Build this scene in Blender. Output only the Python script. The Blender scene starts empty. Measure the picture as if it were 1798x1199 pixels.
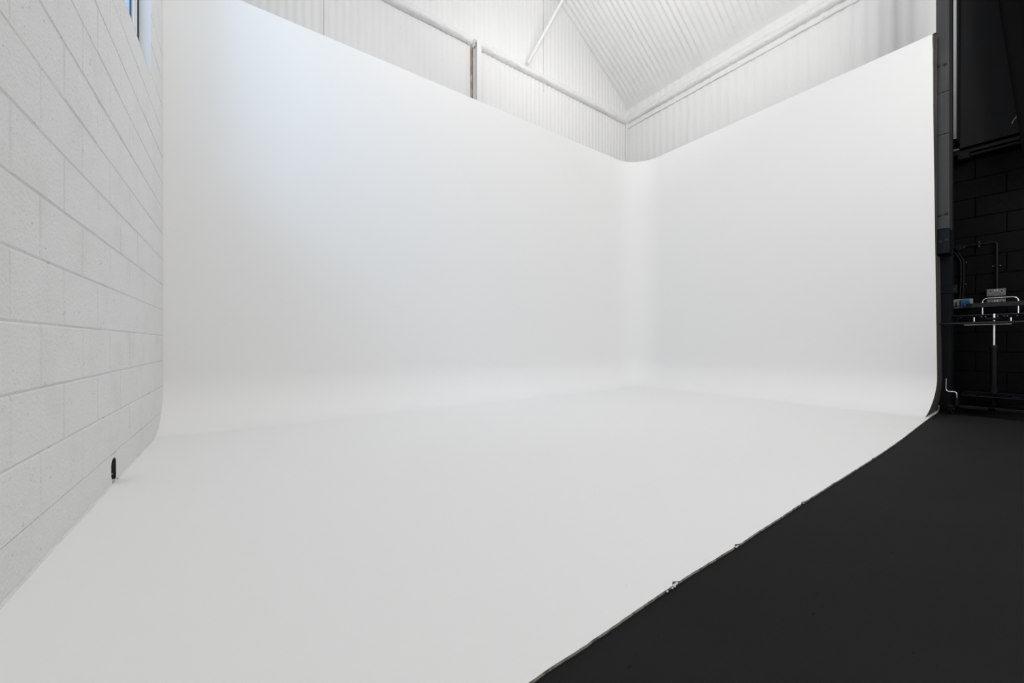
import bpy, bmesh, math, random
from mathutils import Vector, Matrix, noise
random.seed(7)
PI = math.pi
# ------------------------------------------------------------------ camera
CAMZ = 0.76
F = 670.7; CX = 899.0; HV = 602.5             # focal length in pixels, centre column, horizon row
A = math.radians(35.25)
sc = bpy.context.scene
COL = sc.collection
cam_d = bpy.data.cameras.new('camera'); cam = bpy.data.objects.new('camera', cam_d); COL.objects.link(cam)
cam.location = (0, 0, CAMZ); cam.rotation_euler = (PI/2, 0, -A)
cam_d.sensor_width = 36; cam_d.lens = F/1798*36; cam_d.shift_y = 3.0/1798; cam_d.clip_start = 0.02
sc.camera = cam
# ------------------------------------------------------------------ world, lights, exposure
sc.view_settings.view_transform = 'Standard'; sc.view_settings.look = 'None'
sc.view_settings.gamma = 1; sc.view_settings.exposure = 0.13
try: sc.view_settings.use_curve_mapping = False
except Exception: pass
w = bpy.data.worlds.new('sky'); sc.world = w; w.use_nodes = True
bg = w.node_tree.nodes['Background']; bg.inputs[0].default_value = (0.52, 0.74, 1.0, 1); bg.inputs[1].default_value = 1.2
def area(name, loc, target, sx, sy, power, color=(1, 1, 1)):
    l = bpy.data.lights.new(name, 'AREA'); l.shape = 'RECTANGLE'; l.size = sx; l.size_y = sy; l.energy = power; l.color = color
    o = bpy.data.objects.new(name, l); COL.objects.link(o); o.location = loc
    d = Vector(target) - Vector(loc); o.rotation_euler = d.to_track_quat('-Z', 'Y').to_euler()
    return o
LW = (1, .985, .965)
area('ceiling_lamp_far', (3.6, 2.8, 6.6), (3.6, 3.0, 0), 2.0, 2.0, 27, LW)
area('ceiling_lamp_near', (1.2, 2.6, 6.0), (1.6, 3.2, 0), 1.6, 1.6, 38, LW)
area('upper_wall_fill', (4.0, -1.4, 4.2), (6.2, 2.4, 5.9), 1.6, 1.6, 48, LW)  # unseen fill added to lift the roof and right cladding
area('wide_low_fill', (2.0, -3.0, 1.8), (3.0, 4.0, 1.6), 3.0, 2.0, 44, LW)  # added low fill behind the camera, brightens the lower walls
area('right_fill', (5.0, -2.8, 2.4), (2.5, 4.5, 2.0), 1.5, 2.0, 44, LW)  # added fill from behind right, no real fixture
area('left_fill', (.4, -3.0, 4.4), (2.5, 4.5, 3.0), 1.5, 1.5, 34, LW)  # added fill from behind left, no real fixture
area('roof_fill', (3.4, 2.7, 5.4), (4.6, 3.4, 7.3), 1.0, 1.0, 37, LW)  # floating fill added to brighten the roof, no pendant hangs here
dl = area('window_daylight', (-3.5, 1.0, 6.0), (.75, 4.57, 2.7), 2.0, 2.0, 17, (.50, .74, 1.0)); dl.data.spread = math.radians(80)

# ------------------------------------------------------------------ helpers
FW = Vector((math.sin(A), math.cos(A), 0)); RT = Vector((math.cos(A), -math.sin(A), 0))
def ray(u, v):
    return FW + RT*((u-CX)/F) + Vector((0, 0, (HV-v)/F))
def onX(u, v, X): d = ray(u, v); return Vector((0, 0, CAMZ)) + d*(X/d.x)
def onY(u, v, Y): d = ray(u, v); return Vector((0, 0, CAMZ)) + d*(Y/d.y)
def onZ(u, v, Z): d = ray(u, v); return Vector((0, 0, CAMZ)) + d*((Z-CAMZ)/d.z)

def new_mat(name, color, rough=0.6, metal=0.0, spec=0.5, bump=None, stains=None, coat=0):
    m = bpy.data.materials.new(name); m.use_nodes = True; nt = m.node_tree; N = nt.nodes; L = nt.links
    b = N['Principled BSDF']; b.inputs['Base Color'].default_value = (*color, 1)
    b.inputs['Roughness'].default_value = rough; b.inputs['Metallic'].default_value = metal
    b.inputs['Specular IOR Level'].default_value = spec
    tc = N.new('ShaderNodeTexCoord')
    if stains:
        # stains: list of (scale, threshold lo, hi, colour, factor, stretch)
        prev = None
        for (s, lo, hi, c, fac, st) in stains:
            mp = N.new('ShaderNodeMapping'); mp.inputs['Scale'].default_value = st; L.new(tc.outputs['Object'], mp.inputs[0])
            n = N.new('ShaderNodeTexNoise'); n.inputs['Scale'].default_value = s; n.inputs['Detail'].default_value = 5
            L.new(mp.outputs[0], n.inputs['Vector'])
            r = N.new('ShaderNodeMapRange'); r.inputs[1].default_value = lo; r.inputs[2].default_value = hi
            r.inputs[3].default_value = 0; r.inputs[4].default_value = fac; L.new(n.outputs[0], r.inputs[0])
            mx = N.new('ShaderNodeMix'); mx.data_type = 'RGBA'
            L.new(r.outputs[0], mx.inputs[0])
            if prev: L.new(prev, mx.inputs[6])
            else: mx.inputs[6].default_value = (*color, 1)
            mx.inputs[7].default_value = (*c, 1); prev = mx.outputs[2]
        L.new(prev, b.inputs['Base Color'])
    if bump:
        prevn = None
        for (s, strength, dist, st) in bump:
            mp = N.new('ShaderNodeMapping'); mp.inputs['Scale'].default_value = st; L.new(tc.outputs['Object'], mp.inputs[0])
            n = N.new('ShaderNodeTexNoise'); n.inputs['Scale'].default_value = s; n.inputs['Detail'].default_value = 6
            L.new(mp.outputs[0], n.inputs['Vector'])
            bp = N.new('ShaderNodeBump'); bp.inputs['Strength'].default_value = strength; bp.inputs['Distance'].default_value = dist
            L.new(n.outputs[0], bp.inputs['Height'])
            if prevn: L.new(prevn, bp.inputs['Normal'])
            prevn = bp.outputs[0]
        L.new(prevn, b.inputs['Normal'])
    return m
O1 = (1, 1, 1)
W = 0.86
M = {}
M['cove'] = new_mat('cove_white_paint', (W, W, W*.997), .7, spec=.12,
    bump=[(60, .03, .001, O1)])
M['floor_white'] = new_mat('floor_white_paint', (W, W, W*.997), .6, spec=.25,
    bump=[(60, .03, .001, O1)],
    stains=[(38, .755, .80, (.35, .34, .33), .6, O1)])
M['block_white'] = new_mat('block_white_paint', (.76, .76, .755), .65, spec=.3,
    bump=[(80, .8, .006, O1), (9, .4, .012, O1), (220, .5, .002, O1)],
    stains=[(3.5, .5, .75, (.70, .70, .69), .8, O1), (55, .68, .75, (.33, .32, .31), .8, O1), (110, .66, .75, (.42, .41, .40), .8, O1)])
M['mortar_white'] = new_mat('mortar_white_paint', (.66, .66, .65), .8, spec=.2, bump=[(60, .6, .005, O1)],
    stains=[(12, .62, .72, (.40, .39, .37), .8, O1)])
M['clad'] = new_mat('cladding_white_paint', (.86, .86, .855), .7, spec=.25,
    bump=[(22, .25, .008, O1), (70, .3, .004, O1)],
    stains=[(2.6, .5, .8, (.82, .82, .81), .7, (1, 1, .35)), (15, .73, .78, (.45, .41, .36), .7, O1)])
M['foam'] = new_mat('sprayed_foam_white', (.88, .88, .875), .75, spec=.25,
    bump=[(18, .35, .012, O1), (50, .4, .006, O1)],
    stains=[(3, .5, .8, (.80, .80, .785), .6, O1)])
M['rail'] = new_mat('rail_white_foam', (.86, .86, .85), .7, spec=.25, bump=[(10, .7, .03, O1), (60, .4, .006, O1)],
    stains=[(9, .66, .74, (.45, .40, .33), .7, (1, 1, 4))])
M['rust'] = new_mat('rust_streak', (.36, .24, .17), .85, stains=[(30, .45, .6, (.62, .58, .54), .8, (1, 1, .3))])
M['floor_dark'] = new_mat('floor_charcoal_paint', (.0185, .0185, .019), .75, spec=.04,
    bump=[(3, .15, .01, O1), (120, .25, .002, O1)],
    stains=[(1.3, .45, .75, (.0215, .0215, .022), .8, O1), (26, .70, .75, (.005, .005, .005), .6, (1, 3, 1)), (17, .72, .76, (.025, .025, .025), .4, (2, 1, 1))])
M['slab_edge'] = new_mat('slab_edge_chipped', (.36, .33, .29), .9, bump=[(60, .8, .006, O1)],
    stains=[(25, .5, .6, (.10, .09, .08), .8, O1)])
M['block_dark'] = new_mat('block_black_paint', (.0017, .0023, .0028), .6, spec=.10,
    bump=[(80, .6, .004, O1), (9, .3, .01, O1)], stains=[(110, .75, .8, (.10, .10, .10), .5, O1)])
M['mortar_dark'] = new_mat('mortar_black_paint', (.0008, .0010, .0012), .8, spec=.04)
M['steel_dark'] = new_mat('steel_dark_blue_grey', (.032, .034, .038), .5, spec=.5, bump=[(8, .1, .01, O1)],
    stains=[(4, .5, .7, (.048, .049, .053), .8, (1, 1, .4))])
M['steel_navy'] = new_mat('steel_navy', (.0042, .0070, .0105), .5, spec=.18)
M['rail_navy'] = new_mat('navy_black_tube', (.010, .012, .017), .4, spec=.35)
M['black'] = new_mat('black_satin', (.0026, .0032, .0045), .45, spec=.22)
M['black_matt'] = new_mat('black_matt', (.004, .005, .006), .8, spec=.2)
M['board'] = new_mat('blackout_board', (.0075, .0092, .0108), .6, spec=.25, bump=[(30, .2, .003, O1)],
    stains=[(2.2, .45, .75, (.009, .0085, .009), .8, O1), (60, .77, .8, (.12, .12, .12), .5, (1, 1, 3))])
M['drape'] = new_mat('black_drape_cloth', (.0022, .0022, .0022), .95, spec=.1, bump=[(300, .3, .001, O1)])
M['bolt'] = new_mat('bolt_head', (.004, .0045, .005), .5)
M['screw'] = new_mat('zinc_screw', (.45, .45, .46), .35, metal=1)
M['chrome'] = new_mat('chrome', (.9, .9, .91), .25, metal=1)
M['socket'] = new_mat('brushed_socket_plate', (.15, .15, .155), .45, metal=.2)
M['socket_white'] = new_mat('switch_white', (.5, .5, .5), .4)
M['ip_box'] = new_mat('grey_plastic_box', (.27, .27, .25), .5, stains=[(30, .45, .65, (.20, .20, .18), .8, O1)])
M['blue'] = new_mat('blue_plastic', (.012, .13, .36), .4)
M['blue_dark'] = new_mat('dark_blue_plastic', (.006, .05, .13), .4)
M['ply'] = new_mat('bare_board_edge', (.085, .072, .060), .8, spec=.2, bump=[(12, .4, .004, (1, 1, 6))],
    stains=[(4, .45, .65, (.055, .047, .040), .9, (4, 4, .4))])
M['ply_pale'] = new_mat('pale_board_edge', (.50, .48, .45), .8, stains=[(14, .45, .6, (.16, .14, .12), .9, (1, 1, .5))])
M['upvc'] = new_mat('window_white_plastic', (.78, .80, .80), .3)
M['shadow_gap'] = new_mat('window_shadow_gap', (.006, .010, .010), .5)  # near-black colour for the shade line round the frame
M['render'] = new_mat('painted_reveal', (.78, .79, .80), .6, bump=[(40, .4, .004, O1)], stains=[(30, .70, .75, (.4, .39, .37), .6, O1)])
M['dark_wall'] = new_mat('studio_dark_paint', (.05, .052, .055), .7)
M['hole'] = new_mat('slot_inside', (.035, .035, .035), .8, stains=[(20, .45, .6, (.012, .010, .009), .9, O1)])
M['building'] = new_mat('pale_building', (.30, .42, .52), .8)
def glass():
    m = bpy.data.materials.new('window_glass'); m.use_nodes = True; nt = m.node_tree; nt.nodes.clear()
    o = nt.nodes.new('ShaderNodeOutputMaterial'); t = nt.nodes.new('ShaderNodeBsdfTransparent'); t.inputs[0].default_value = (.93, .97, 1, 1)
    g = nt.nodes.new('ShaderNodeBsdfGlossy'); g.inputs['Roughness'].default_value = .02
    mx = nt.nodes.new('ShaderNodeMixShader'); mx.inputs[0].default_value = .07
    nt.links.new(t.outputs[0], mx.inputs[1]); nt.links.new(g.outputs[0], mx.inputs[2]); nt.links.new(mx.outputs[0], o.inputs[0])
    return m
M['glass'] = glass()

def obj(name, bm, mat, parent=None, smooth=False):
    me = bpy.data.meshes.new(name)
    bmesh.ops.recalc_face_normals(bm, faces=bm.faces)
    if smooth:
        for f in bm.faces: f.smooth = True
    bm.to_mesh(me); bm.free()
    for m in (mat if isinstance(mat, (list, tuple)) else [mat]): me.materials.append(M[m])
    o = bpy.data.objects.new(name, me); COL.objects.link(o)
    if parent is not None:
        o.parent = parent; o.location = -parent.location   # meshes are written in world coordinates
        if parent.parent is not None: o.location = (0, 0, 0)
        if parent.type == 'MESH': o.location = (0, 0, 0)
    if smooth and len(me.polygons) > 6:
        try: me.set_sharp_from_angle(angle=math.radians(40))
        except Exception: pass
    return o
def tag(o, label, cat, group=None):
    o['label'] = label; o['category'] = cat
    if group: o['group'] = group
    return o
def struct(o, label, cat='structure'):
    o['kind'] = 'structure'; o['label'] = label; o['category'] = cat; return o
def thing(name, label, cat, loc, group=None):
    o = bpy.data.objects.new(name, None); COL.objects.link(o); o.location = loc; o.empty_display_size = .1
    return tag(o, label, cat, group)
def B(): return bmesh.new()
def box(bm, p0, p1, bev=0, mi=0, seg=1):
    x0, y0, z0 = [min(a, b) for a, b in zip(p0, p1)]; x1, y1, z1 = [max(a, b) for a, b in zip(p0, p1)]
    v = [bm.verts.new(c) for c in ((x0,y0,z0),(x1,y0,z0),(x1,y1,z0),(x0,y1,z0),(x0,y0,z1),(x1,y0,z1),(x1,y1,z1),(x0,y1,z1))]
    fs = [bm.faces.new([v[i] for i in q]) for q in ((0,3,2,1),(4,5,6,7),(0,1,5,4),(1,2,6,5),(2,3,7,6),(3,0,4,7))]
    for f in fs: f.material_index = mi
    if bev:
        es = list({e for f in fs for e in f.edges})
        r = bmesh.ops.bevel(bm, geom=es, offset=bev, segments=seg, affect='EDGES', profile=.5)
        for f in r['faces']: f.material_index = mi
def tube(bm, pts, r, n=12, mi=0, cap=True):
    pts = [Vector(p) for p in pts]; rings = []
    t0 = (pts[1]-pts[0]).normalized()
    up = Vector((0, 0, 1)) if abs(t0.z) < .9 else Vector((1, 0, 0))
    nrm = t0.cross(up).normalized()
    for i, p in enumerate(pts):
        t = ((pts[min(i+1, len(pts)-1)]-p).normalized() + (p-pts[max(i-1, 0)]).normalized()).normalized() if 0 < i < len(pts)-1 else ((pts[1]-pts[0]) if i == 0 else (pts[-1]-pts[-2])).normalized()
        nrm = (nrm - t*nrm.dot(t)).normalized(); bi = t.cross(nrm)
        rr = r[i] if isinstance(r, (list, tuple)) else r
        rings.append([bm.verts.new(p + nrm*rr*math.cos(2*PI*k/n) + bi*rr*math.sin(2*PI*k/n)) for k in range(n)])
    for a, b in zip(rings, rings[1:]):
        for k in range(n):
            f = bm.faces.new((a[k], a[(k+1) % n], b[(k+1) % n], b[k])); f.material_index = mi
    if cap:
        bm.faces.new(list(reversed(rings[0]))).material_index = mi; bm.faces.new(rings[-1]).material_index = mi
def arc_path(pts, rad, n=6):
    """round the inner corners of a polyline"""
    pts = [Vector(p) for p in pts]; out = [pts[0]]
    for i in range(1, len(pts)-1):
        a, p, b = pts[i-1], pts[i], pts[i+1]
        da = (a-p).normalized(); db = (b-p).normalized(); r = min(rad, (a-p).length*.49, (b-p).length*.49)
        s, e = p+da*r, p+db*r
        for k in range(n+1):
            t = k/n; out.append(s*(1-t)**2 + p*2*t*(1-t) + e*t*t)
    out.append(pts[-1]); return out
def cyl(bm, c, axis, r, h, n=20, mi=0):
    a = Vector(axis).normalized(); tube(bm, [Vector(c)-a*h/2, Vector(c)+a*h/2], r, n, mi)
def prism(bm, pts, off, mi=0):
    a = [bm.verts.new(p) for p in pts]; b = [bm.verts.new(Vector(p)+Vector(off)) for p in pts]
    f = [bm.faces.new(a), bm.faces.new(list(reversed(b)))]
    for i in range(len(pts)):
        j = (i+1) % len(pts); f.append(bm.faces.new((a[i], b[i], b[j], a[j])))
    for q in f: q.material_index = mi
    return f

# ------------------------------------------------------------------ room numbers
XL = -0.572            # left block wall
YC = 4.571             # back face of the cove
XC = 6.10              # right face of the cove
CT = CAMZ + 3.344      # top edge of the cove
XR = 7.0; YR = 5.48    # real building walls
EAVE = 5.96; PITCH = 0.63; XRIDGE = 3.2; YF = -4.2
RV = 0.50; RC = 0.46   # corner and cove radii
FZ = -0.008            # dark floor level; the white floor coat stands at 0

# floors
bm = B(); box(bm, (XL-.1, YF, FZ-.12), (XR+.1, YR+.1, FZ))
struct(obj('floor', bm, 'floor_dark'), 'charcoal painted studio floor beside the white floor', 'floor')
edge = [(926, 1199), (1010, 1144.5), (1100, 1083), (1180, 1028), (1290, 960), (1410, 882), (1500, 825.5), (1529, 807.5), (1560, 787), (1588, 767), (1623, 740), (1632, 733), (1645, 725), (1650, 718.5), (1655, 713)]
epts = [onZ(u, v, 0) for u, v in edge]
path = [Vector((XL, .665, 0)), Vector((0.1, .668, 0))] + epts
dense = []
for a, b in zip(path, path[1:]):
    n = max(1, int((b-a).length/.02))
    for k in range(n): dense.append(a.lerp(b, k/n))
dense.append(path[-1])
for i, p in enumerate(dense):
    p.y += .0022*noise.noise(p*9) + .0016*noise.noise(p*40)
chips = [onZ(1186, 1024, 0), onZ(1294, 957, 0), onZ(1529, 804, 0), onZ(1410, 882, 0)]
for p in dense:
    for c, d, wd in zip(chips, (.014, .008, .006, .007), (.018, .02, .03, .03)):
        if abs(p.x-c.x) < wd: p.y += d*(1-abs(p.x-c.x)/wd)**.5*(.6+.8*random.random())
poly = dense + [Vector((XR-.02, path[-1].y, 0)), Vector((XR-.02, YR-.05, 0)), Vector((XL, YR-.05, 0))]
bm = B(); a = [bm.verts.new(p) for p in poly]; b = [bm.verts.new((p.x, p.y, FZ)) for p in poly]
bm.faces.new(a)
for i in range(len(poly)):
    j = (i+1) % len(poly); bm.faces.new((a[i], b[i], b[j], a[j])).material_index = 1
bmesh.ops.triangulate(bm, faces=[f for f in bm.faces if len(f.verts) > 4])
struct(obj('floor', bm, ['floor_white', 'slab_edge']), 'smooth white painted floor running into the cove', 'floor')
bm = B()   # broken lump of filler on the edge
for (u, v, s) in ((1184, 1027, .009), (1188, 1023, .007), (1181, 1031, .005), (1293, 959, .007), (1296, 957, .005), (1172, 1037, .005), (1411, 883, .005)):
    p = onZ(u, v, 0); r = bmesh.ops.create_icosphere(bm, subdivisions=2, radius=s*.6)
    for q in r['verts']:
        q.co = Vector((q.co.x*1.4, q.co.y, q.co.z*.6)) * (1+.5*noise.noise(q.co*220+p)) + Vector((p.x, p.y, -.002))
tag(obj('paint_crumbs', bm, 'mortar_white'), 'crumbs of broken white filler along the edge of the white floor', 'debris')
bpy.data.objects['paint_crumbs']['kind'] = 'stuff'

# left block wall -------------------------------------------------------------
def jit(a): return random.uniform(-a, a)
def block(bm, P, ax, nrm, u0, u1, z0, z1, g, dep, mi=0):
    """one block face standing proud of the mortar: P origin, ax direction along the wall, nrm outward normal"""
    c = .005
    t = jit(.0012)
    outer = [(u0+g, z0+g), (u1-g, z0+g), (u1-g, z1-g), (u0+g, z1-g)]
    inner = [(u0+g+c, z0+g+c), (u1-g-c, z0+g+c), (u1-g-c, z1-g-c), (u0+g+c, z1-g-c)]
    vo = [bm.verts.new(P+ax*a+Vector((0, 0, b))+nrm*(-dep)) for a, b in outer]
    vi = [bm.verts.new(P+ax*(a+jit(.002))+Vector((0, 0, b+jit(.0015)))+nrm*t) for a, b in inner]
    bm.faces.new(vi).material_index = mi
    for i in range(4):
        j = (i+1) % 4; bm.faces.new((vo[i], vo[j], vi[j], vi[i])).material_index = mi
WY0, WY1, WZ0, WZ1 = 1.75, 4.0, CAMZ+2.055, CAMZ+4.1       # window opening
bm = B(); P = Vector((XL, 0, 0)); ax = Vector((0, 1, 0)); nn = Vector((1, 0, 0))
BL = .428; BH = .2235; Z0 = .157
rows = []
z = Z0; k = 0
while z < EAVE: rows.append((z, z+BH, k)); z += BH; k += 1
SL0, SL1, SLT = 2.905, 3.007, .136
for (z0, z1, k) in rows:
    off = 2.032 if k % 2 == 0 else 2.032+BL/2
    # course just under eye level has the joint at y = 2.03
    off = 2.032 + (BL/2 if k % 2 == 1 else 0)
    y = off - 15*BL
    while y < YR:
        a, b = max(y, YF), min(y+BL, YR)
        if b-a > .03:
            if z1 > WZ0+.01 and z0 < WZ1-.01 and b > WY0 and a < WY1:
                zz1 = z1; zz0 = z0
                parts = []
                if a < WY0: parts.append((a, WY0, z0, z1))
                if b > WY1: parts.append((WY1, b, z0, z1))
                aa, bb = max(a, WY0), min(b, WY1)
                if bb-aa > .02 and z0 < WZ0-.02: parts.append((aa, bb, z0, WZ0))
                if bb-aa > .02 and z1 > WZ1+.02: parts.append((aa, bb, WZ1, z1))
                for q in parts:
                    if q[1]-q[0] > .03 and q[3]-q[2] > .03: block(bm, P, ax, nn, *q, .0028, .0035)
            else:
                block(bm, P, ax, nn, a, b, z0, z1, .0028, .0035)
        y += BL
# mortar plane behind the faces, round the window
def quadx(bm, X, y0, y1, z0, z1, mi=0):
    f = bm.faces.new([bm.verts.new(c) for c in ((X, y0, z0), (X, y1, z0), (X, y1, z1), (X, y0, z1))]); f.material_index = mi
mx = XL-.0035
for (y0, y1, z0, z1) in ((YF, WY0, Z0, EAVE), (WY1, YR, Z0, EAVE), (WY0, WY1, Z0, WZ0), (WY0, WY1, WZ1, EAVE)):
    quadx(bm, mx, y0, y1, z0, z1, 1)
# smooth bottom course with the arched slot cut up from the floor
cy = (SL0+SL1)/2; rr = (SL1-SL0)/2
for (y0, y1) in ((YF, SL0), (SL1, YR)): box(bm, (XL-.085, y0, -.01), (XL+.0005, y1, Z0+.004))
arch = [(cy+rr*math.cos(PI-PI*k/10), SLT-rr*.7+rr*.7*math.sin(PI-PI*k/10)) for k in range(11)]
for (ya, za), (yb_, zb_) in zip(arch, arch[1:]):
    prism(bm, [Vector((XL+.0005, ya, za)), Vector((XL+.0005, yb_, zb_)), Vector((XL+.0005, yb_, Z0-.002)), Vector((XL+.0005, ya, Z0-.002))], (-.085, 0, 0))
# ragged render closing in towards the foot of the slot
prism(bm, [Vector((XL, SL0-.001, -.01)), Vector((XL, SL0+.034, -.01)), Vector((XL, SL0+.024, .012)), Vector((XL, SL0+.010, .035)), Vector((XL, SL0-.001, .055))], (-.05, 0, 0))
prism(bm, [Vector((XL, SL1+.001, -.01)), Vector((XL, SL1-.020, -.01)), Vector((XL, SL1-.008, .005)), Vector((XL, SL1+.001, .02))], (-.05, 0, 0))
# window reveals
RD = .066
for q in (((XL-.001, WY1, WZ0), (XL-RD-.2, WY1, WZ0), (XL-RD-.2, WY1, WZ1), (XL-.001, WY1, WZ1)),
          ((XL-.001, WY0, WZ0), (XL-RD-.2, WY0, WZ0), (XL-RD-.2, WY0, WZ1), (XL-.001, WY0, WZ1)),
          ((XL-.001, WY0, WZ0), (XL-RD-.2, WY0, WZ0), (XL-RD-.2, WY1, WZ0), (XL-.001, WY1, WZ0)),
          ((XL-.001, WY0, WZ1), (XL-RD-.2, WY0, WZ1), (XL-RD-.2, WY1, WZ1), (XL-.001, WY1, WZ1))):
    bm.faces.new([bm.verts.new(c) for c in q]).material_index = 2
for (y0, y1, z0, z1) in ((YF, WY0, -.1, EAVE), (WY1, YR, -.1, EAVE), (WY0, WY1, -.1, WZ0), (WY0, WY1, WZ1, EAVE)):
    quadx(bm, XL-RD-.2, y0, y1, z0, z1, 0)
wl = struct(obj('wall_left', bm, ['block_white', 'mortar_white', 'render']), 'white painted concrete block wall on the left', 'wall')
bm = B(); box(bm, (XL-.10, SL0-.03, -.005), (XL-.06, SL1+.03, SLT+.02))
box(bm, (XL-.085, SL1-.006, -.01), (XL-.001, SL1+.001, SLT-.03)); box(bm, (XL-.085, SL0-.001, .06), (XL-.012, SL0+.005, SLT-.03))
for (ya, za), (yb_, zb_) in zip(arch, arch[1:]):
    prism(bm, [Vector((XL-.001, ya, za)), Vector((XL-.001, yb_, zb_)), Vector((XL-.001, yb_*.92+cy*.08, zb_-.006)), Vector((XL-.001, ya*.92+cy*.08, za-.006))], (-.08, 0, 0))
obj('slot_shade_lining', bm, 'hole', wl)  # thin dark sheets over the reveals put the recess shade into colour
bm = B()   # loose white paint and a scrap of metal at the foot of the slot
tube(bm, [(XL-.03, cy+.02, -.004), (XL-.028, cy+.018, .03), (XL-.01, cy+.03, .045)], [.012, .009, .004], 8)
obj('slot_scrap', bm, 'slab_edge', wl, True)
bm = B()   # lumpy paint line where the wall meets the floor
for i in range(220):
    y = .4 + i*(YC-.9)/220
    if SL0-.01 < y < SL1: continue
    r = .006+.005*abs(noise.noise(Vector((y*6, 0, 0))))
    y2 = y+(YC-.9)/220
    tube(bm, [(XL+.001, y, .001), (XL+.001, y2+.002, .001)], r, 6, 0, False)
obj('paint_line', bm, 'block_white', wl, True)

# window ----------------------------------------------------------------------
win = bpy.data.objects.new('window_1', None); COL.objects.link(win); win.location = (XL-RD, WY0, WZ0)
struct(win, 'tall narrow white framed window high in the left block wall', 'window')
def frame(bm, x0, x1, y0, y1, z0, z1, wd, bev=.006):
    box(bm, (x0, y0, z0), (x1, y0+wd, z1), bev); box(bm, (x0, y1-wd, z0), (x1, y1, z1), bev)
    box(bm, (x0, y0+wd, z0), (x1, y1-wd, z0+wd), bev); box(bm, (x0, y0+wd, z1-wd), (x1, y1-wd, z1), bev)
bm = B(); frame(bm, XL-RD-.0065, XL-RD, WY0, WY1, WZ0, WZ1, .020, 0); obj('shadow_gap', bm, 'shadow_gap', win)  # dark strip painted in for the shadow gap between reveal and frame
bm = B(); frame(bm, XL-RD-.060, XL-RD-.0065, WY0, WY1, WZ0, WZ1, .045, .003); obj('window_frame', bm, 'upvc', win)
bm = B(); frame(bm, XL-RD-.060, XL-RD-.016, WY0+.045, WY1-.045, WZ0+.045, WZ1-.045, .035, .003); obj('sash', bm, 'upvc', win)
bm = B(); frame(bm, XL-RD-.036, XL-RD-.029, WY0+.08, WY1-.08, WZ0+.08, WZ1-.08, .012, 0); obj('glazing_bead', bm, 'blue_dark', win)
bm = B(); box(bm, (XL-RD-.037, WY0+.082, WZ0+.082), (XL-RD-.032, WY1-.082, WZ1-.082)); obj('window_glass', bm, 'glass', win)
# back and right cladding ------------------------------------------------------
def corrugated(bm, O, ax, up, nrm, L, H, pitch, amp, nz=24, per=8, irr=.002, topfn=None, fine=0.0):
    n = int(L/pitch*per); cols = []
    for i in range(n+1):
        s = L*i/n; h = topfn(s) if topfn else H
        c = math.cos(2*PI*s/pitch); prof = amp*(abs(c)**.6*(1 if c > 0 else -1))
        # the sprayed coat buries some ribs
        cover = .25+.75*max(0, min(1, .55+1.1*noise.noise(Vector((s*.55, 3.3, O.y)))))
        col = []
        for k in range(nz+1):
            t = h*k/nz; q = O+ax*s+up*t
            lump = irr*noise.noise(q*5)+irr*.6*noise.noise(q*16)
            col.append(bm.verts.new(q+nrm*(prof*cover+lump)))
        cols.append(col)
    for a, b in zip(cols, cols[1:]):
        for k in range(nz): bm.faces.new((a[k], b[k], b[k+1], a[k+1]))
up = Vector((0, 0, 1))
def gable(s):
    X = XL+s
    return (EAVE + min((XR-X), (X-XL)*(XR-XRIDGE)/(XRIDGE-XL))*PITCH) - 3.4 + .07
bm = B(); corrugated(bm, Vector((XL, YR, 3.4)), Vector((1, 0, 0)), up, Vector((0, -1, 0)), XR-XL, 0, .095, .0055, 40, 8, .004, gable)
box(bm, (XL-.1, YR+.03, -.1), (XR+.1, YR+.08, 3.5))
wb = struct(obj('wall_back', bm, 'clad', None, True), 'white painted corrugated gable wall above the cove', 'wall')
bm = B(); corrugated(bm, Vector((XR, YR, 3.22)), Vector((0, -1, 0)), up, Vector((-1, 0, 0)), YR-YF, EAVE-3.22+.06, .147, .006, 30, 8, .004)
wr2 = struct(obj('wall_right', bm, 'clad', None, True), 'white painted corrugated wall under the eaves at right', 'wall')
# cladding seams on the gable (part of the wall)
bm = B()
for u, v0, v1 in ((955, -30, 160), (570, -40, 100)):
    p = onY(u, v0, YR-.012); q = onY(u, v1, YR-.012)
    box(bm, (p.x-.006, YR-.020, q.z), (p.x+.006, YR-.004, p.z))
obj('cladding_seam', bm, 'rail', wb)
# dark block lower wall
bm = B(); P = Vector((XR, 0, 0)); ax = Vector((0, 1, 0)); nn = Vector((-1, 0, 0))
z = 1.333-.225*6; k = 0
while z < 3.17:
    z1 = min(z+.225, 3.20); off = .299 + (.225 if (k % 2) == 0 else 0)
    y = off-.45*11
    while y < 1.6:
        block(bm, P, ax, nn, max(y, YF), y+.45, z, z1, .003, .004); y += .45
    z += .225; k += 1
f = bm.faces.new([bm.verts.new(c) for c in ((XR+.004, YF, -.1), (XR+.004, YR, -.1), (XR+.004, YR, 3.22), (XR+.004, YF, 3.22))]); f.material_index = 1
box(bm, (XR+.01, YF, -.1), (XR+.2, YR, 3.22), 0, 1)
struct(obj('wall_right', bm, ['block_dark', 'mortar_dark']), 'black painted concrete block wall at the far right', 'wall')
bm = B(); box(bm, (XL-.3, YF-.1, -.1), (XR+.2, YF, EAVE+3)); struct(obj('wall_front', bm, 'dark_wall'), 'dark painted wall behind the viewer', 'wall')

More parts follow.
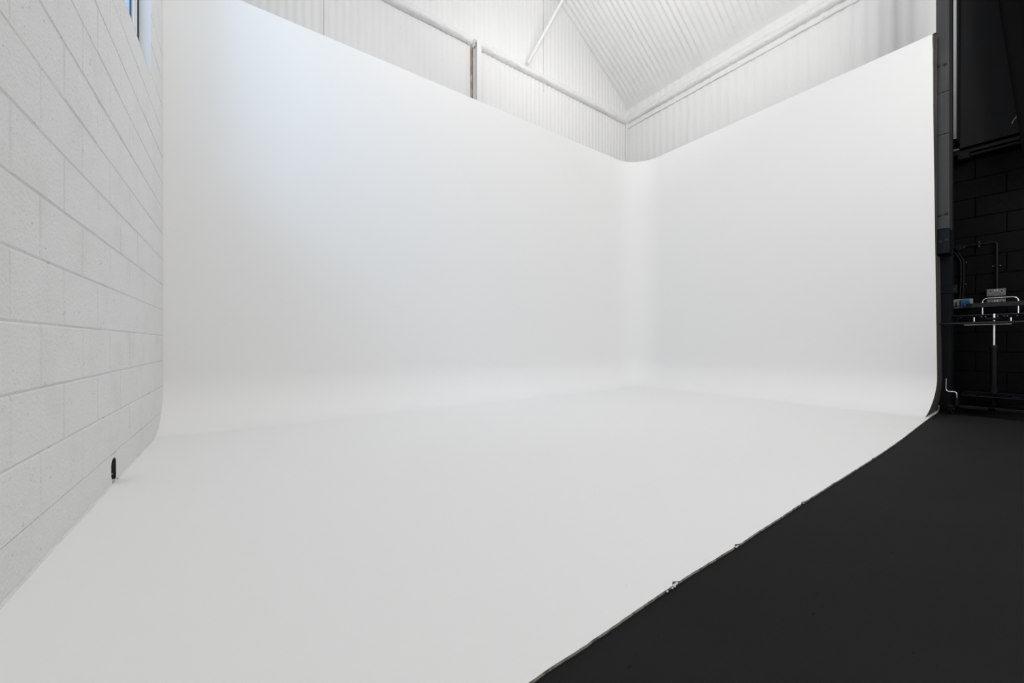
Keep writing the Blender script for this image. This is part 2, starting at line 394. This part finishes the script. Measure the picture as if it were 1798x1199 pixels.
# roof -------------------------------------------------------------------------
sl = Vector((-1, 0, PITCH)).normalized(); ln = math.hypot(XR-XRIDGE, (XR-XRIDGE)*PITCH)
bm = B()
def roof(bm, O, ax, up_, nrm, L, H, pitch, amp):
    per = 8; n = int(L/pitch*per); nz = 46; cols = []
    for i in range(n+1):
        s = L*i/n; c = math.cos(2*PI*s/pitch+.6*noise.noise(Vector((s*1.1, 0, 9)))); prof = amp*(abs(c)**.6*(1 if c > 0 else -1)); col = []
        pb = .8+.5*noise.noise(Vector((s*3.2, 7.7, 1)))
        for k in range(nz+1):
            t = H*(k/nz)**1.25; q = O+ax*s+up_*t
            e = min(1, max(.0, (t-.12)/.35)); lump = .006*noise.noise(q*4)+.0035*noise.noise(q*17)
            col.append(bm.verts.new(q+nrm*(prof*e*max(.25, min(1.2, pb))+lump+(.03*(1-e)))))
        cols.append(col)
    for a, b in zip(cols, cols[1:]):
        for k in range(nz): bm.faces.new((a[k], b[k], b[k+1], a[k+1]))
roof(bm, Vector((XR+.05, YR+.02, EAVE-.05*PITCH+.02)), Vector((0, -1, 0)), sl, Vector((-PITCH, 0, -1)).normalized(), YR-YF, ln, .1, .0085)
struct(obj('ceiling', bm, 'foam', None, True), 'white sprayed corrugated roof slope above the right wall', 'ceiling')
bm = B()
sl2 = Vector((XRIDGE-XL, 0, (XR-XRIDGE)*PITCH)); n2 = Vector((sl2.z, 0, -sl2.x)).normalized()
roof(bm, Vector((XL-.02, YR+.02, EAVE)), Vector((0, -1, 0)), sl2.normalized(), n2, YR-YF, sl2.length, .1, .010)
struct(obj('ceiling', bm, 'foam', None, True), 'white sprayed corrugated roof slope above the left wall', 'ceiling')

# eaves rails -------------------------------------------------------------------
def lumpy(bm, p0, p1, prof, amp, n, axes):
    """sweep a closed profile (a,b) along p0-p1 with lumps; axes = (A,B) unit vectors"""
    rings = []
    for i in range(n+1):
        p = p0.lerp(p1, i/n); r = []
        for j, (a, b) in enumerate(prof):
            q = p+axes[0]*a+axes[1]*b
            l = amp*noise.noise(q*3.1+Vector((j*.2, 0, 0)))+amp*.5*noise.noise(q*11)
            r.append(bm.verts.new(q+axes[0]*l+axes[1]*l*.8))
        rings.append(r)
    m = len(prof)
    for a, b in zip(rings, rings[1:]):
        for j in range(m): bm.faces.new((a[j], a[(j+1) % m], b[(j+1) % m], b[j]))
    bm.faces.new(rings[0]); bm.faces.new(list(reversed(rings[-1])))
prof = [(0, -.07), (.03, -.066), (.06, -.046), (.072, -.012), (.066, .016), (.04, .034), (.02, .075), (0, .10)]
zr = onY(1095, 208, YR-.06).z - .0
bm = B(); lumpy(bm, Vector((XL, YR-.005, zr)), Vector((XR, YR-.005, zr)), prof, .012, 150, (Vector((0, -1, 0)), up))
struct(obj('trim_1', bm, 'rail', None, True), 'lumpy white painted rail across the gable wall', 'trim')
bm = B(); lumpy(bm, Vector((XR-.004, YR, zr+.02)), Vector((XR-.004, YF, zr+.02)), prof, .012, 190, (Vector((-1, 0, 0)), up))
prof2 = [(0, -.03), (.03, -.04), (.06, -.02), (.07, .02), (.05, .05), (0, .07)]
struct(obj('trim_2', bm, 'rail', None, True), 'lumpy white painted eaves rail above the right wall', 'trim')
bm = B(); lumpy(bm, Vector((XR-.004, YR, zr-.135)), Vector((XR-.004, YF, zr-.135)), [(0, -.03), (.022, -.026), (.03, 0), (.02, .03), (0, .035)], .010, 190, (Vector((-1, 0, 0)), up))
struct(obj('trim_3', bm, 'rail', None, True), 'thin sagging white bead just below the eaves rail', 'trim')
# post on the gable wall
pa = onY(838, 70, YR-.12); pb = onY(838, 175, YR-.12)
post = thing('steel_post', 'white painted steel post on the gable wall with a rusty brown edge', 'post', (pa.x, YR-.08, 0))
xw = onY(845, 100, YR-.15).x; xq = onY(837, 100, YR-.15).x
bm = B(); box(bm, (xq, YR-.16, 3.4), (xw, YR-.148, pa.z+.02), .003); box(bm, (xq+.03, YR-.148, 3.4), (xq+.04, YR-.02, pa.z), .002)
obj('flange', bm, 'clad', post)
xr0 = onY(827.5, 100, YR-.03).x; xr1 = onY(835, 100, YR-.05).x
bm = B(); box(bm, (xr0+.03, YR-.05, 3.4), (xr1, YR-.012, pa.z-.05), .003); box(bm, (xr0+.05, YR-.085, 3.4), (xr0+.062, YR-.02, pa.z-.05), .002)
obj('channel', bm, 'clad', post)
bm = B(); box(bm, (xr0-.004, YR-.030, 3.4), (xr0+.022, YR-.010, pa.z-.02), .003); obj('rusty_edge', bm, 'rust', post)['label'] = 'brown rusty edge'
bm = B(); box(bm, (xr0+.01, YR-.10, pa.z-.10), (xq+.01, YR-.02, pa.z+.03), .02, 0, 2); obj('cleat', bm, 'rail', post)
# diagonal brace from the rail towards the roof
b0 = onY(929, 113, YR-.10)
d = ray(1012, -38); t = (EAVE-CAMZ+PITCH*XR-.10)/(d.z+PITCH*d.x); b1 = Vector((0, 0, CAMZ))+d*t
bm = B(); dr = (b1-b0).normalized(); sd = dr.cross(Vector((1, 0, 0))).normalized(); s2 = dr.cross(sd).normalized()
for (s, wd, th) in ((sd, .060, .006), (s2, .055, .006)):
    o2 = sd if s is s2 else s2
    q = [b0, b0+s*wd, b0+s*wd+o2*th, b0+o2*th]
    prism(bm, q, b1-b0)
tag(obj('roof_brace', bm, 'clad'), 'white painted angle iron brace running diagonally from the gable rail to the roof', 'brace')
# corner post of the cladding
bm = B(); box(bm, (XR-.05, YR-.045, 3.3), (XR-.004, YR-.004, zr-.02), .012, 0, 2)
lumpyn = None
struct(obj('trim_4', bm, 'clad'), 'white painted corner bead between the two corrugated walls', 'trim')

# cyclorama ---------------------------------------------------------------------
def yend(z): return .712+.0097*z+.040*max(0, 1-z/.35)**1.5
cyc = thing('infinity_cove', 'smooth white painted infinity cove wall curving into the white floor', 'studio cove', (XC-.5, YC-.5, 0))
plan = []     # (point, inward normal)
n = 40
for i in range(n): plan.append((Vector((XL-.003+(XC-RV-XL)*i/n, YC, 0)), Vector((0, -1, 0))))
for i in range(25):
    a = PI/2-PI/2*i/24; c = Vector((XC-RV, YC-RV, 0)); d = Vector((math.cos(a), math.sin(a), 0)); plan.append((c+d*RV, -d))
nr = 36
for i in range(1, nr+1): plan.append((Vector((XC, YC-RV-(YC-RV-.72)*i/nr, 0)), Vector((-1, 0, 0))))
section = [(RC*(1-math.sin(a)), RC*(1-math.cos(a))) for a in [PI/2*i/22 for i in range(23)]]   # (inward offset, height)
zs = [RC+(CT-RC)*i/20 for i in range(1, 21)]
bm = B(); cols = []
for idx, (p, nv) in enumerate(plan):
    last = (idx == len(plan)-1); col = []
    for (o, h) in [(RC+.03, 0)]+section+[(0, z) for z in zs]:
        q = p+nv*min(o, RV-.001 if 40 <= idx < 65 else 9)+Vector((0, 0, max(h, .0004)))
        if idx > len(plan)-6:
            q.y = q.y if not last else yend(h)
        col.append(bm.verts.new(q))
    cols.append(col)
for a, b in zip(cols, cols[1:]):
    for k in range(len(a)-1):
        try: bm.faces.new((a[k], b[k], b[k+1], a[k+1]))
        except Exception: pass
bmesh.ops.remove_doubles(bm, verts=bm.verts, dist=.0008)
o = obj('cove_surface', bm, 'cove', cyc, True)
try: o.data.set_sharp_from_angle(angle=math.radians(80))
except Exception: pass
for f in o.data.polygons: f.use_smooth = True
# board thickness behind the skin: back sheet and top edge
bm = B()
outer = [(p-nv*.03) for p, nv in plan]
a = [bm.verts.new((p.x, p.y, .5)) for p in outer]; b = [bm.verts.new((p.x, p.y, CT)) for p in outer]
c = [bm.verts.new((p.x, p.y, CT)) for p, _ in plan]
for i in range(len(a)-1):
    bm.faces.new((a[i], a[i+1], b[i+1], b[i])); bm.faces.new((b[i], b[i+1], c[i+1], c[i]))
obj('board_backing', bm, 'ply', cyc)
# exposed end of the cove: shaped board
hs = [h for o_, h in section if h < RC and o_ < RC*.80]; hs = [.002]+hs+[RC, .8, 1.2, 1.72]
def cx_(h): return XC-RC*(1-math.sqrt(max(0, 1-((RC-h)/RC)**2)))+.004 if h < RC else XC+.003
bm = B(); rows_ = []
for h in hs:
    xi = max(cx_(h), cx_(hs[1])); y = yend(h)
    rows_.append([bm.verts.new(c) for c in ((xi, y, h), (XC+.27, y-.004, h), (XC+.27, y+.03, h), (xi, y+.018, h))])
for r0, r1 in zip(rows_, rows_[1:]):
    for i in range(4): bm.faces.new((r0[i], r0[(i+1) % 4], r1[(i+1) % 4], r1[i]))
bm.faces.new(rows_[0]); bm.faces.new(rows_[-1])
obj('end_board', bm, 'ply', cyc)['label'] = 'bare dark brown board closing the end of the cove'
bm = B(); box(bm, (XC+.003, yend(3)-.004, 1.72), (XC+.010, yend(3)+.05, 2.86)); obj('edge_strip', bm, 'ply', cyc)
bm = B(); box(bm, (XC+.001, yend(4)-.006, 3.35), (XC+.016, yend(4)+.05, CT-.002), .002); obj('edge_strip', bm, 'ply_pale', cyc)['label'] = 'pale chipped upper edge strip'
bm = B()   # timber studs behind, seen only from elsewhere
for yy in (1.2, 2.2, 3.2, 4.0): box(bm, (XC+.03, yy, .0), (XC+.12, yy+.045, CT-.02))
for xx in (.3, 1.3, 2.3, 3.3, 4.3, 5.3): box(bm, (xx, YC+.03, .0), (xx+.045, YC+.12, CT-.02))
obj('stud_frame', bm, 'ply', cyc)

# steel column ------------------------------------------------------------------
col_ = thing('steel_column', 'dark steel column with a bolted cladding sleeve at the end of the white cove', 'column', (6.5, .69, FZ))
bm = B(); SX = 6.42
box(bm, (SX, .648, FZ), (SX+.012, .735, 5.9), .002); box(bm, (SX+.012, .688, FZ), (SX+.15, .696, 5.9)); box(bm, (SX+.15, .648, FZ), (SX+.162, .735, 5.9), .002)
obj('shaft', bm, 'steel_navy', col_)
CB = onX(1655, 445, 6.17).z
ya = onX(1643.5, 300, 6.165).y; yb = onX(1666.5, 300, 6.165).y
zsm = [onX(1655, 402, 6.165).z, onX(1655, 236, 6.165).z, onX(1655, 162, 6.165).z]
lv = [CB]+zsm+[5.9]; mats = ['steel_navy', 'steel_dark', 'steel_dark', 'steel_dark']  # lowest piece navy: light fading down the sleeve put into the colour
for i in range(4):
    bm = B(); z0, z1 = lv[i]+.002, lv[i+1]-.002
    box(bm, (6.165, yb, z0), (6.40, ya, z1), .003)
    s = obj('cladding_sleeve', bm, mats[i], col_)
    if i == 0: s['label'] = 'lowest sleeve piece, navy standing in for the fading light from above'
for (u0, u1, v) in ((1647.5, 1659, 115), (1650.5, 1661.5, 377), (1650.5, 1662, 423)):
    for u, dv in ((u0, 1.5), (u1, -2)):
        p = onX(u, v+dv, 6.165); bm = B(); cyl(bm, p+Vector((-.001, 0, 0)), (1, 0, 0), .015, .008, 18); cyl(bm, p+Vector((-.008, 0, 0)), (1, 0, 0), .009, .008, 6)
        obj('bolt', bm, 'bolt', col_)
q0 = onX(1652, 502, 6.41); q1 = onX(1681, 514, 6.41)
bm = B(); box(bm, (6.408, q1.y, q1.z), (6.418, .735, q0.z), .003); br = obj('bracket', bm, 'steel_navy', col_)
bm = B(); p = onX(1676.5, 508, 6.405); cyl(bm, p, (1, 0, 0), .012, .014, 6); obj('bolt', bm, 'bolt', col_)

# blackout board, its ledge, pipe and drape ----------------------------------------
y1 = onX(1685, 100, 6.95).y; y1b = onX(1690, 250, 6.95).y; zb = onX(1740, 247, 6.95).z
bd = thing('blackout_board', 'large black board fixed over the corrugated wall beside the steel column', 'board', (6.95, 0, zb))
bm = B(); box(bm, (6.935, -2.6, zb), (6.955, y1, 5.80), .003); obj('panel', bm, 'board', bd)
bm = B(); box(bm, (6.915, y1-.004, zb+.10), (6.960, y1+.022, 5.80), .004); obj('side_batten', bm, 'black', bd)
zl = onX(1740, 254, 6.90).z
lg = thing('wall_ledge', 'black ledge rail along the wall under the blackout board', 'ledge', (6.9, 0, zl))
bm = B(); box(bm, (6.905, -2.6, zl-.018), (6.998, .78, zl+.020), .003); obj('ledge', bm, 'black', lg)
bm = B(); tube(bm, [(6.93, -2.6, zl-.05), (6.93, .62, zl-.05)], .022, 12); obj('pipe', bm, 'black', lg, True)
p = onX(1669, 263, 6.80); q = onX(1681, 254.5, 6.90)
bm = B(); tube(bm, [(6.86, .74, zl+.03), (6.86, .66, zl+.032), (6.865, .632, zl+.03)], .012, 10); obj('rod_end', bm, 'socket', lg, True)['label'] = 'short grey metal rod end'
bm = B(); box(bm, (6.85, .55, zl-.10), (6.99, .64, zl-.022), .006); obj('cleat', bm, 'black', lg)
# chipped white scratch marks on the board
bm = B(); s = [onX(u, v, 6.932) for u, v in ((1777, 217), (1779, 212), (1782, 208), (1785, 207))]
tube(bm, s, .004, 6); s = [onX(u, v, 6.932) for u, v in ((1783, 206), (1785, 203))]; tube(bm, s, .003, 6)
obj('scratch', bm, 'socket_white', bd)['label'] = 'curved pale scratch'
# drape: slanting leading edge
dr_ = B(); nx = 60; nz_ = 30; cols = []
e0 = onX(1752, 0, 6.55); e1 = onX(1797, 279, 6.55); e2 = e0+(e0-e1)*1.0
for i in range(nx+1):
    s = i/nx; c = []
    for k in range(nz_+1):
        t = k/nz_; pe = e1.lerp(e2, t); y = pe.y+(-1.9-pe.y)*s
        c.append(dr_.verts.new((6.55+.035*math.sin(s*46)*(min(1, s*8)), y, pe.z)))
    cols.append(c)
for a, b in zip(cols, cols[1:]):
    for k in range(nz_): dr_.faces.new((a[k], b[k], b[k+1], a[k+1]))
dp = obj('black_drape', dr_, 'drape', None, True); tag(dp, 'very dark black drape with a slanting edge at the top right corner', 'drape')
md = dp.modifiers.new('thickness', 'SOLIDIFY'); md.thickness = .006

# conduits, junction box, sockets ----------------------------------------------------
WX = 6.985
cd = thing('wall_conduit', 'black pipe conduit running along and down the black block wall to the double socket', 'conduit', (WX, .4, 1.6))
a0 = onX(1662, 434, WX-.0); a1 = onX(1750, 426.5, WX); a2 = onX(1750, 508, WX)
zc = onX(1700, 431.5, WX).z
bm = B(); tube(bm, arc_path([(WX, .80, zc), (WX, a1.y, zc), (WX, a1.y, a2.z-.0)], .03), .0115, 12); obj('pipe', bm, 'black', cd, True)
for u, v in ((1719.5, 431), (1750, 467)):
    p = onX(u, v, WX); bm = B()
    if v < 440: box(bm, (WX-.014, p.y-.008, zc-.032), (WX+.012, p.y+.008, zc+.032), .003)
    else: box(bm, (WX-.014, p.y-.032, p.z-.008), (WX+.012, p.y+.032, p.z+.008), .003)
    sdl = obj('saddle_clip', bm, 'black', cd)
    for sg in (-1, 1):
        bm = B(); c = Vector((WX-.016, p.y, zc+.024*sg)) if v < 440 else Vector((WX-.016, p.y+.026*sg, p.z)); cyl(bm, c, (1, 0, 0), .004, .005, 8); obj('screw', bm, 'screw', sdl)
jb = thing('junction_box', 'small round black conduit box on the black block wall', 'junction box', onX(1685.5, 434, 6.98))
p = onX(1685.5, 435, 6.975)
bm = B(); cyl(bm, (6.962, p.y, p.z), (1, 0, 0), .034, .045, 24); obj('body', bm, 'black', jb, True)
bm = B(); cyl(bm, (6.9375, p.y, p.z), (1, 0, 0), .036, .004, 24); obj('lid', bm, 'black', jb, True)
for du, dv in ((-5.5, -3), (8, -1)):
    bm = B(); s = onX(1685.5+du, 435+dv, 6.955); cyl(bm, (6.955, s.y, s.z), (1, 0, 0), .0045, .02, 8); obj('screw', bm, 'screw', jb)
# drop from junction to the blue isolator
dc = thing('cable_drop', 'pair of black cables dropping from the round box to the blue socket', 'cable', (6.98, .6, 1.5))
k1 = onX(1681, 442, 6.975); k2 = onX(1692, 457, 6.975); k3 = onX(1692, 490, 6.975); k4 = onX(1690, 524, 6.975)
for off in (0, .022):
    bm = B(); tube(bm, arc_path([k1+Vector((0, off, 0)), k2+Vector((0, off, 0)), k3+Vector((0, off, 0)), k4+Vector((0, off, 0))], .05), .008, 10); obj('cable', bm, 'black', dc, True)
for u, v in ((1687, 461.5), (1697, 460.5), (1695.5, 498.5)):
    s = onX(u, v, 6.975); bm = B(); cyl(bm, (6.985, s.y, s.z), (1, 0, 0), .0045, .022, 8); obj('screw', bm, 'screw', dc)

def double_socket(u0, u1, v0, v1, label):
    c = onX((u0+u1)/2, (v0+v1)/2, 6.955); w2 = abs(onX(u0, v0, 6.955).y-onX(u1, v0, 6.955).y)/2; h2 = .041
    t = thing('double_socket', label, 'socket', (6.955, c.y, c.z), 'double sockets')
    bm = B(); box(bm, (6.960, c.y-w2+.003, c.z-h2+.003), (6.990, c.y+w2-.003, c.z+h2-.003), .003); obj('back_box', bm, 'black', t)
    bm = B(); box(bm, (6.953, c.y-w2, c.z-h2), (6.960, c.y+w2, c.z+h2), .003, 0, 2); obj('face_plate', bm, 'socket', t)
    for sy in (-1, 1):
        yy = c.y+sy*w2*.58
        bm = B(); box(bm, (6.950, yy-.004, c.z+.004), (6.9535, yy+.004, c.z+.018)); box(bm, (6.950, yy-.017, c.z-.020), (6.9535, yy-.007, c.z-.014)); box(bm, (6.950, yy+.007, c.z-.020), (6.9535, yy+.017, c.z-.014)); obj('pin_hole', bm, 'black_matt', t)
        bm = B()
        ring = [(6.952, yy+.013*math.cos(k*PI/12), c.z+.011+.013*math.sin(k*PI/12)) for k in range(25)]
        tube(bm, ring, .0012, 6); tube(bm, [(6.952, yy-.020, c.z-.012), (6.952, yy+.020, c.z-.012)], .0012, 6); obj('socket_outline', bm, 'socket_white', t)
        bm = B(); box(bm, (6.948, c.y+sy*.0085-.006, c.z+.012), (6.954, c.y+sy*.0085+.006, c.z+.030), .001); obj('switch', bm, 'socket_white', t)
    for sy in (-1, 1):
        bm = B(); cyl(bm, (6.952, c.y+sy*w2*.9, c.z), (1, 0, 0), .003, .003, 8); obj('screw', bm, 'screw', t)
    return t
double_socket(1732, 1766, 507, 519.5, 'grey metal double socket on the black block wall, upper one, fully visible')
double_socket(1732, 1766, 525, 538, 'grey metal double socket half hidden behind the trolley top bar')
c0 = onX(1673.5, 533, 6.95); c1 = onX(1708.5, 532, 6.95); zc0 = onX(1690, 525, 6.95).z; zc1 = onX(1690, 541.5, 6.95).z
iso = thing('industrial_socket', 'grey weatherproof socket box with a blue socket on the black block wall', 'socket', (6.95, (c0.y+c1.y)/2, zc1))
bm = B(); box(bm, (6.93, c1.y, zc1), (6.99, c0.y, zc0), .010, 0, 3); obj('box', bm, 'ip_box', iso, True)
s0 = onX(1687, 533, 6.92); s1 = onX(1703.5, 533, 6.92)
bm = B(); box(bm, (6.905, s1.y, zc1+.008), (6.93, s0.y, zc0-.008), .005, 0, 2); bs = obj('blue_socket', bm, 'blue', iso)
bm = B(); cyl(bm, (6.90, (s0.y+s1.y)/2-.01, zc1+.045), (1, 0, -.1), .030, .03, 24); obj('socket_lid', bm, 'blue_dark', bs, True)
bm = B(); box(bm, (6.9035, (s0.y+s1.y)/2-.014, (zc0+zc1)/2+.006), (6.9055, (s0.y+s1.y)/2+.014, (zc0+zc1)/2+.022)); obj('rating_plate', bm, 'ip_box', bs)
for sy in (s0.y-.01, s1.y+.01):
    for sz in (zc0-.016, zc1+.016):
        bm = B(); cyl(bm, (6.904, sy, sz), (1, 0, 0), .004, .004, 8); obj('screw', bm, 'screw', bs)
kx = onX(1679.5, 534.5, 6.925)
bm = B(); cyl(bm, (6.924, kx.y, kx.z), (1, 0, 0), .024, .012, 28); kn = obj('rotary_switch', bm, 'ip_box', iso, True)
bm = B(); ring = [(6.918, kx.y+.026*math.cos(k*PI/14), kx.z+.026*math.sin(k*PI/14)) for k in range(29)]; tube(bm, ring, .0016, 6); box(bm, (6.908, kx.y-.0035, kx.z-.022), (6.920, kx.y+.0035, kx.z+.022), .001); obj('pointer', bm, 'black', kn)

# equipment trolley -------------------------------------------------------------------
tx = 6.50; pc = onX(1745.3, 600, tx); cyy = pc.y
tr = thing('equipment_trolley', 'black wheeled stand with chrome post and hoop rail in front of the sockets', 'trolley', (tx, cyy, FZ))
def line(bm, uv0, uv1, X0, X1, r, n=10):
    tube(bm, [onX(*uv0, X0), onX(*uv1, X1)], r, n)
def yat(u, X): return onX(u, 600, X).y
def zat(u, v, X): return onX(u, v, X).z
# lower front rail and upper back rail of the tilted top
XF = 6.28; XB = 6.56; XT = 6.64
yl = yat(1649, XF); yr_ = 2*cyy-yl
zf = zat(1700, 567.5, XF); zbk = zat(1730, 553, XB)
bm = B(); tube(bm, [(XF, yr_, zf), (XF, yl, zf)], .0125, 14); obj('front_rail', bm, 'rail_navy', tr, True)
ylb = yat(1670, XB); bm = B(); tube(bm, [(XB, 2*cyy-ylb, zbk), (XB, ylb, zbk)], .009, 12); obj('back_rail', bm, 'rail_navy', tr, True)
for sg in (-1, 1):
    bm = B(); yy = cyy+sg*(ylb-cyy-.06); tube(bm, [(XF, yy, zf), (XB, yy, zbk)], .007, 8); obj('side_arm', bm, 'black', tr, True)
    bm = B(); box(bm, (XB-.02, yy-.02, zbk-.035), (XB+.02, yy+.02, zbk-.006), .004); obj('clamp', bm, 'black', tr)
zt0 = zat(1740, 538.8, XT); zt1 = zat(1740, 530.7, XT)
yt = yat(1696.5, XT); bm = B(); box(bm, (XT, 2*cyy-yt, zt0), (XT+.02, yt, zt1), .003); obj('top_bar', bm, 'rail_navy', tr)
bm = B(); e = yat(1706, XT-.005); box(bm, (XT-.012, e, zt0-.004), (XT-.001, yt, zt1-.004), .003); obj('end_cap', bm, 'black', tr)
# chrome hoop behind the top bar
XH = 6.67; h0 = yat(1725, XH); h1 = yat(1788, XH); zh = zat(1745, 523, XH)
bm = B(); tube(bm, arc_path([(XH, h0, zbk), (XH, h0, zh), (XH, h1, zh), (XH, h1, zbk)], .045, 8), .0065, 12); obj('hoop_rail', bm, 'chrome', tr, True)
for k, u in enumerate((1710.3, 1775)):
    bm = B(); p = onX(u, 561, 6.36); tube(bm, [(p.x, p.y, p.z-.022), (p.x, p.y, p.z+.022)], .0075, 12); obj('peg', bm, 'chrome', tr, True)
bm = B(); p = onX(1745.5, 562, 6.40); cyl(bm, p, (0, 0, 1), .011, .018, 14); obj('knob', bm, 'chrome', tr, True)
bm = B(); p0 = onX(1693, 570.5, XF+.02); p1 = onX(1777, 568, XF+.02); tube(bm, [(XF+.02, p0.y, zf-.018), (XF+.02, p1.y, zf-.018)], .006, 10); obj('tie_rod', bm, 'chrome', tr, True)
for u in (1723, 1730.5, 1752, 1763, 1769, 1786):
    bm = B(); p = onX(u, 555, XB-.02); cyl(bm, (XB-.012, p.y, zbk-.018), (1, 0, 0), .004, .008, 8); obj('rivet', bm, 'screw', tr)
zk = zat(1745, 606.5, tx)
bm = B(); tube(bm, [(tx, cyy, zk-.02), (tx, cyy, zf+.10)], .0115, 16); obj('inner_post', bm, 'chrome', tr, True)
bm = B(); box(bm, (tx-.20, cyy-.05, zf+.03), (tx+.12, cyy+.05, zf+.05), .004); obj('mounting_plate', bm, 'black', tr)
zba = onX(1745, 690, tx).z
bm = B(); tube(bm, [(tx, cyy, zba), (tx, cyy, zk)], .026, 20); obj('outer_post', bm, 'black', tr, True)
bm = B(); tube(bm, [(tx, cyy, zk-.035), (tx, cyy, zk+.002)], .034, 20); obj('collar', bm, 'black', tr, True)
bm = B(); tube(bm, [(tx, cyy, zba), (tx, cyy, zba+.07)], .033, 20); obj('collar', bm, 'black', tr, True)
# base tray and chassis
bx0 = 6.27; bx1 = 6.80; byl = yat(1686, bx0+.03); zbt = zat(1738, 697.5, bx0)
bm = B(); hl = byl-cyy; box(bm, (bx0, cyy-hl, zbt-.012), (bx1, byl, zbt), .006, 0, 2); obj('base_tray', bm, 'black', tr)
bm = B(); tube(bm, arc_path([(bx0-.004, cyy-hl, zbt), (bx0-.004, byl, zbt), (bx1, byl, zbt), (bx1, cyy-hl, zbt)], .03), .006, 8); obj('tray_rim', bm, 'steel_navy', tr, True)
for sg in (-1, 1):
    bm = B(); yy = cyy+sg*(hl-.07); box(bm, (bx0+.10, yy-.03, zbt), (bx0+.30, yy+.03, zbt+.012), .004); obj('pad', bm, 'steel_navy', tr)
zch = .085
bm = B(); box(bm, (6.25, cyy-hl-.02, zch-.02), (6.29, byl+.01, zch+.015), .006); box(bm, (6.78, cyy-hl-.02, zch-.02), (6.82, byl+.01, zch+.015), .006); box(bm, (6.25, cyy-.03, zch-.02), (6.82, cyy+.03, zch+.015), .006)
tube(bm, [(tx, cyy, zch), (tx, cyy, zbt)], .03, 16)
obj('chassis', bm, 'black', tr)
for xx in (6.27, 6.80):
    for sg in (-1, 1):
        yy = cyy+sg*(hl+.06)
        bm = B(); cyl(bm, (xx, yy, FZ+.038), (.35, 1, 0), .038, .028, 24); wh = obj('caster', bm, 'black_matt', tr, True)
        bm = B(); box(bm, (xx-.025, yy-.028, FZ+.04), (xx+.025, yy+.028, FZ+.105), .010, 0, 2); obj('fork', bm, 'black', wh)
        bm = B(); box(bm, (xx-.02, min(yy, cyy+sg*hl), FZ+.078), (xx+.02, max(yy, cyy+sg*hl), FZ+.10), .005); obj('outrigger', bm, 'black', tr)
XK = 6.23
kp = [onX(u, v, XK) for u, v in ((1661.5, 664.5), (1661, 687.5), (1680, 687.5), (1680.3, 698))]
bm = B(); tube(bm, arc_path(kp, .035, 8), .0065, 12); obj('brake_lever', bm, 'chrome', tr, True)['label'] = 'bent chrome lever'
p = kp[-1]
bm = B(); box(bm, (XK-.014, p.y-.015, .09), (XK+.03, p.y+.015, p.z), .005); obj('lever_socket', bm, 'black', tr)
